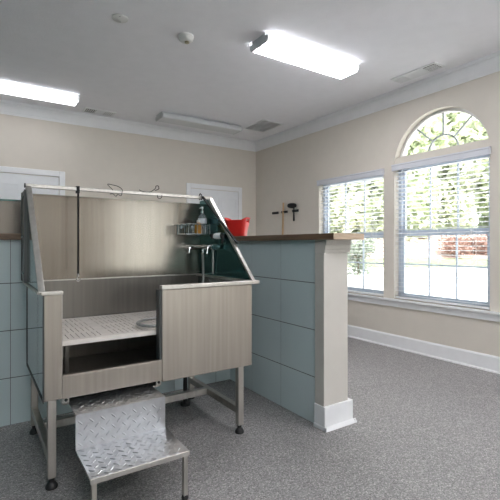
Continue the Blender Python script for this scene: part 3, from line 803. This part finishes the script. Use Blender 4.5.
MB().lathe([(.060, H), (.060, H - .006), (.055, H - .009)], (.914, 3.163, 0), 32).build('plate', M['plastic_white'], cv, smooth=True)
for s in (-1, 1): MB().lathe([(.004, H - .009), (.003, H - .011)], (.914 + s * .012, 3.163 + s * .038, 0), 8).build('screw', M['vent_dark'], cv)

# ------------------------------------------------------------------ outside
FV = (.5515, .8342); RV = (.8342, -.5515)
def at(D, lat): return (D * FV[0] + lat * RV[0], D * FV[1] + lat * RV[1])
GZo = -.20
pv = MB().quad((4.1, -30, GZo), (60, -30, GZo), (60, 60, GZo), (4.1, 60, GZo)).build('ground', M['concrete']); struct(pv, 'pale concrete parking area outside the windows', 'pavement')
pf = MB().quad((-12, -30, GZo), (4.09, -30, GZo), (4.09, -3.4, GZo), (-12, -3.4, GZo)).build('ground', M['concrete']); struct(pf, 'pale concrete outside the front wall', 'pavement')
def strip(name, D0, D1, z0, z1, mat, l0=-14, l1=46):
    a, b, c, d = at(D0, l0), at(D0, l1), at(D1, l1), at(D1, l0)
    m = MB(); N = 24
    rows_ = []
    for i in range(5):
        t = i / 4; rows_.append([m.bm.verts.new((*at(D0 + (D1 - D0) * t, l0 + (l1 - l0) * k / N), z0 + (z1 - z0) * t + (random.uniform(-.06, .06) if 0 < i < 4 else 0))) for k in range(N + 1)])
    for A, B in zip(rows_, rows_[1:]):
        for k in range(N): m.bm.faces.new([A[k], A[k + 1], B[k + 1], B[k]])
    return m.build(name, mat)
o = strip('lawn', 25, 28.5, GZo + .02, .25, M['grass']); struct(o, 'strip of grass beyond the parking area', 'lawn')
o = strip('ground', 28.5, 34, .25, 2.1, M['mulch']); struct(o, 'tan mulch bank under the trees outside', 'bank')
o = strip('ground', 34, 60, 2.1, 4.0, M['grass']); struct(o, 'grassy rise behind the mulch bank', 'bank')
def foliage(n, rx, rz, zc, size, seed):
    rnd = random.Random(seed); m = MB()
    blobs = [(rnd.uniform(-.55, .55) * rx, rnd.uniform(-.55, .55) * rx, zc + rnd.uniform(-.6, .6) * rz, rnd.uniform(.35, .6)) for _ in range(14)]
    for i in range(n):
        bx, by, bz, br_ = rnd.choice(blobs)
        d = Vector((rnd.gauss(0, 1), rnd.gauss(0, 1), rnd.gauss(0, 1))).normalized() * (rnd.random() ** .33)
        p_ = Vector((bx + d.x * rx * br_, by + d.y * rx * br_, bz + d.z * rz * br_))
        a = Vector((rnd.gauss(0, 1), rnd.gauss(0, 1), rnd.gauss(0, .6))).normalized(); b = a.cross(Vector((rnd.gauss(0, 1), rnd.gauss(0, 1), rnd.gauss(0, 1)))).normalized()
        s_ = size * rnd.uniform(.6, 1.3)
        m.bm.faces.new([m.bm.verts.new(p_ + v) for v in (a * s_, b * s_ * .55, -a * s_, -b * s_ * .55)])
    return m
def tree(name, label, cat, group, n, rx, rz, zc, size, seed, leaf, trunk_h, trunk_r):
    r = thing(name, label, cat, (0, 0, 0), 0, group)
    foliage(n, rx, rz, zc, size, seed).build('foliage', M[leaf], r, local=True)
    t = MB().tube([(0, 0, -.6), (.05, 0, trunk_h * .5), (0, .08, trunk_h)], [trunk_r, trunk_r * .75, trunk_r * .35], 8)
    for k in range(5):
        a = k * 1.26; t.tube([(0, .04, trunk_h * (.5 + .08 * k)), (math.cos(a) * rx * .5, math.sin(a) * rx * .5, trunk_h * (.75 + .08 * k))], [trunk_r * .4, trunk_r * .12], 6)
    t.build('trunk', M['bark'], r, smooth=True, local=True)
    return r
TL = 'leafy tree beyond the parking area outside'
lats = [(-9, 37), (-3, 38), (2.5, 36), (7.5, 37.5), (12.5, 36), (17.5, 38), (22.5, 36.5), (28, 38), (34, 39)]
where = ['seen past the left edge of the left window', 'left of all the trees in the left window', 'behind the left part of the left window', 'behind the right part of the left window',
         'behind the left part of the arched window', 'behind the middle of the arched window', 'behind the right part of the arched window', 'past the right edge of the arched window', 'farthest right, past the arched window']
pa = tree('tree', 'green ' + TL + ', ' + where[0], 'tree', 'trees outside', 13000, 4.6, 8.8, 6.4, .38, 3, 'leaf', 7.5, .28)
pb_ = tree('tree', 'pale green ' + TL + ', ' + where[1], 'tree', 'trees outside', 12000, 4.5, 8.6, 6.2, .38, 11, 'leaf2', 7.5, .22)
for i, (lt, D) in enumerate(lats):
    src = pa if i % 2 == 0 else pb_
    lab = ('green tree outside, ' if i % 2 == 0 else 'pale green tree outside, ') + where[i]
    xy = at(D, lt); z = 2.1 + (D - 34) * .07
    if i < 2: src.location = (*xy, z); src['label'] = lab; src.rotation_euler.z = i
    else: dup(src, (*xy, z), lab, rz=i * 1.3)
sh = tree('shrub', 'grey-green rounded shrub outside the left window, beside the pillar', 'shrub', 'shrubs outside', 1500, 1.0, 1.0, .85, .09, 21, 'leaf_grey', .9, .05)
sh.location = (*at(19, 4.9), GZo)
rs = tree('shrub', 'reddish shrub outside the arched window, left of the other reddish shrub', 'shrub', 'shrubs outside', 1500, 1.3, 1.0, .9, .10, 31, 'leaf_red', .9, .05)
rs.location = (*at(29, 14.2), .30)
dup(rs, (*at(29.2, 15.8), .30), 'reddish shrub outside the arched window, at its right edge', rz=2.0)

# ------------------------------------------------------------------ light
w = bpy.data.worlds.new('World'); S.world = w; w.use_nodes = True
nt = w.node_tree; bg = nt.nodes['Background']
sky = nt.nodes.new('ShaderNodeTexSky'); sky.sky_type = 'HOSEK_WILKIE'
sky.turbidity = 6.0; sky.ground_albedo = .4; sky.sun_direction = Vector((-.25, -.6, .76)).normalized()
mx = nt.nodes.new('ShaderNodeMix'); mx.data_type = 'RGBA'; mx.inputs['Factor'].default_value = .75
mx.inputs['B'].default_value = (1.0, 1.0, 1.0, 1)
nt.links.new(sky.outputs['Color'], mx.inputs['A']); nt.links.new(mx.outputs['Result'], bg.inputs['Color'])
bg.inputs['Strength'].default_value = .52
sl = bpy.data.lights.new('sun', 'SUN'); sl.energy = 1.45; sl.angle = math.radians(3); sl.color = (1, .97, .92)
so_ = bpy.data.objects.new('sun', sl); COL.objects.link(so_)
so_.rotation_euler = Vector((.25, .6, -.76)).to_track_quat('-Z', 'Y').to_euler()

# ------------------------------------------------------------------ camera
cd = bpy.data.cameras.new('camera'); co = bpy.data.objects.new('camera', cd); COL.objects.link(co)
co.location = (0, 0, 1.15); co.rotation_euler = (PI / 2, 0, -math.atan(275 / 416))
cd.sensor_width = 36; cd.lens = 36 * 416 / 500; cd.shift_y = -.01; cd.clip_start = .05
S.camera = co
S.view_settings.view_transform = 'Standard'; S.view_settings.look = 'None'
S.view_settings.gamma = 1; S.view_settings.use_curve_mapping = False
S.view_settings.exposure = 3.1
S.cycles.use_denoising = True
S.cycles.max_bounces = 10; S.cycles.diffuse_bounces = 5; S.cycles.glossy_bounces = 5
S.cycles.transparent_max_bounces = 16; S.cycles.sample_clamp_indirect = 8
S.cycles.caustics_reflective = False; S.cycles.caustics_refractive = False
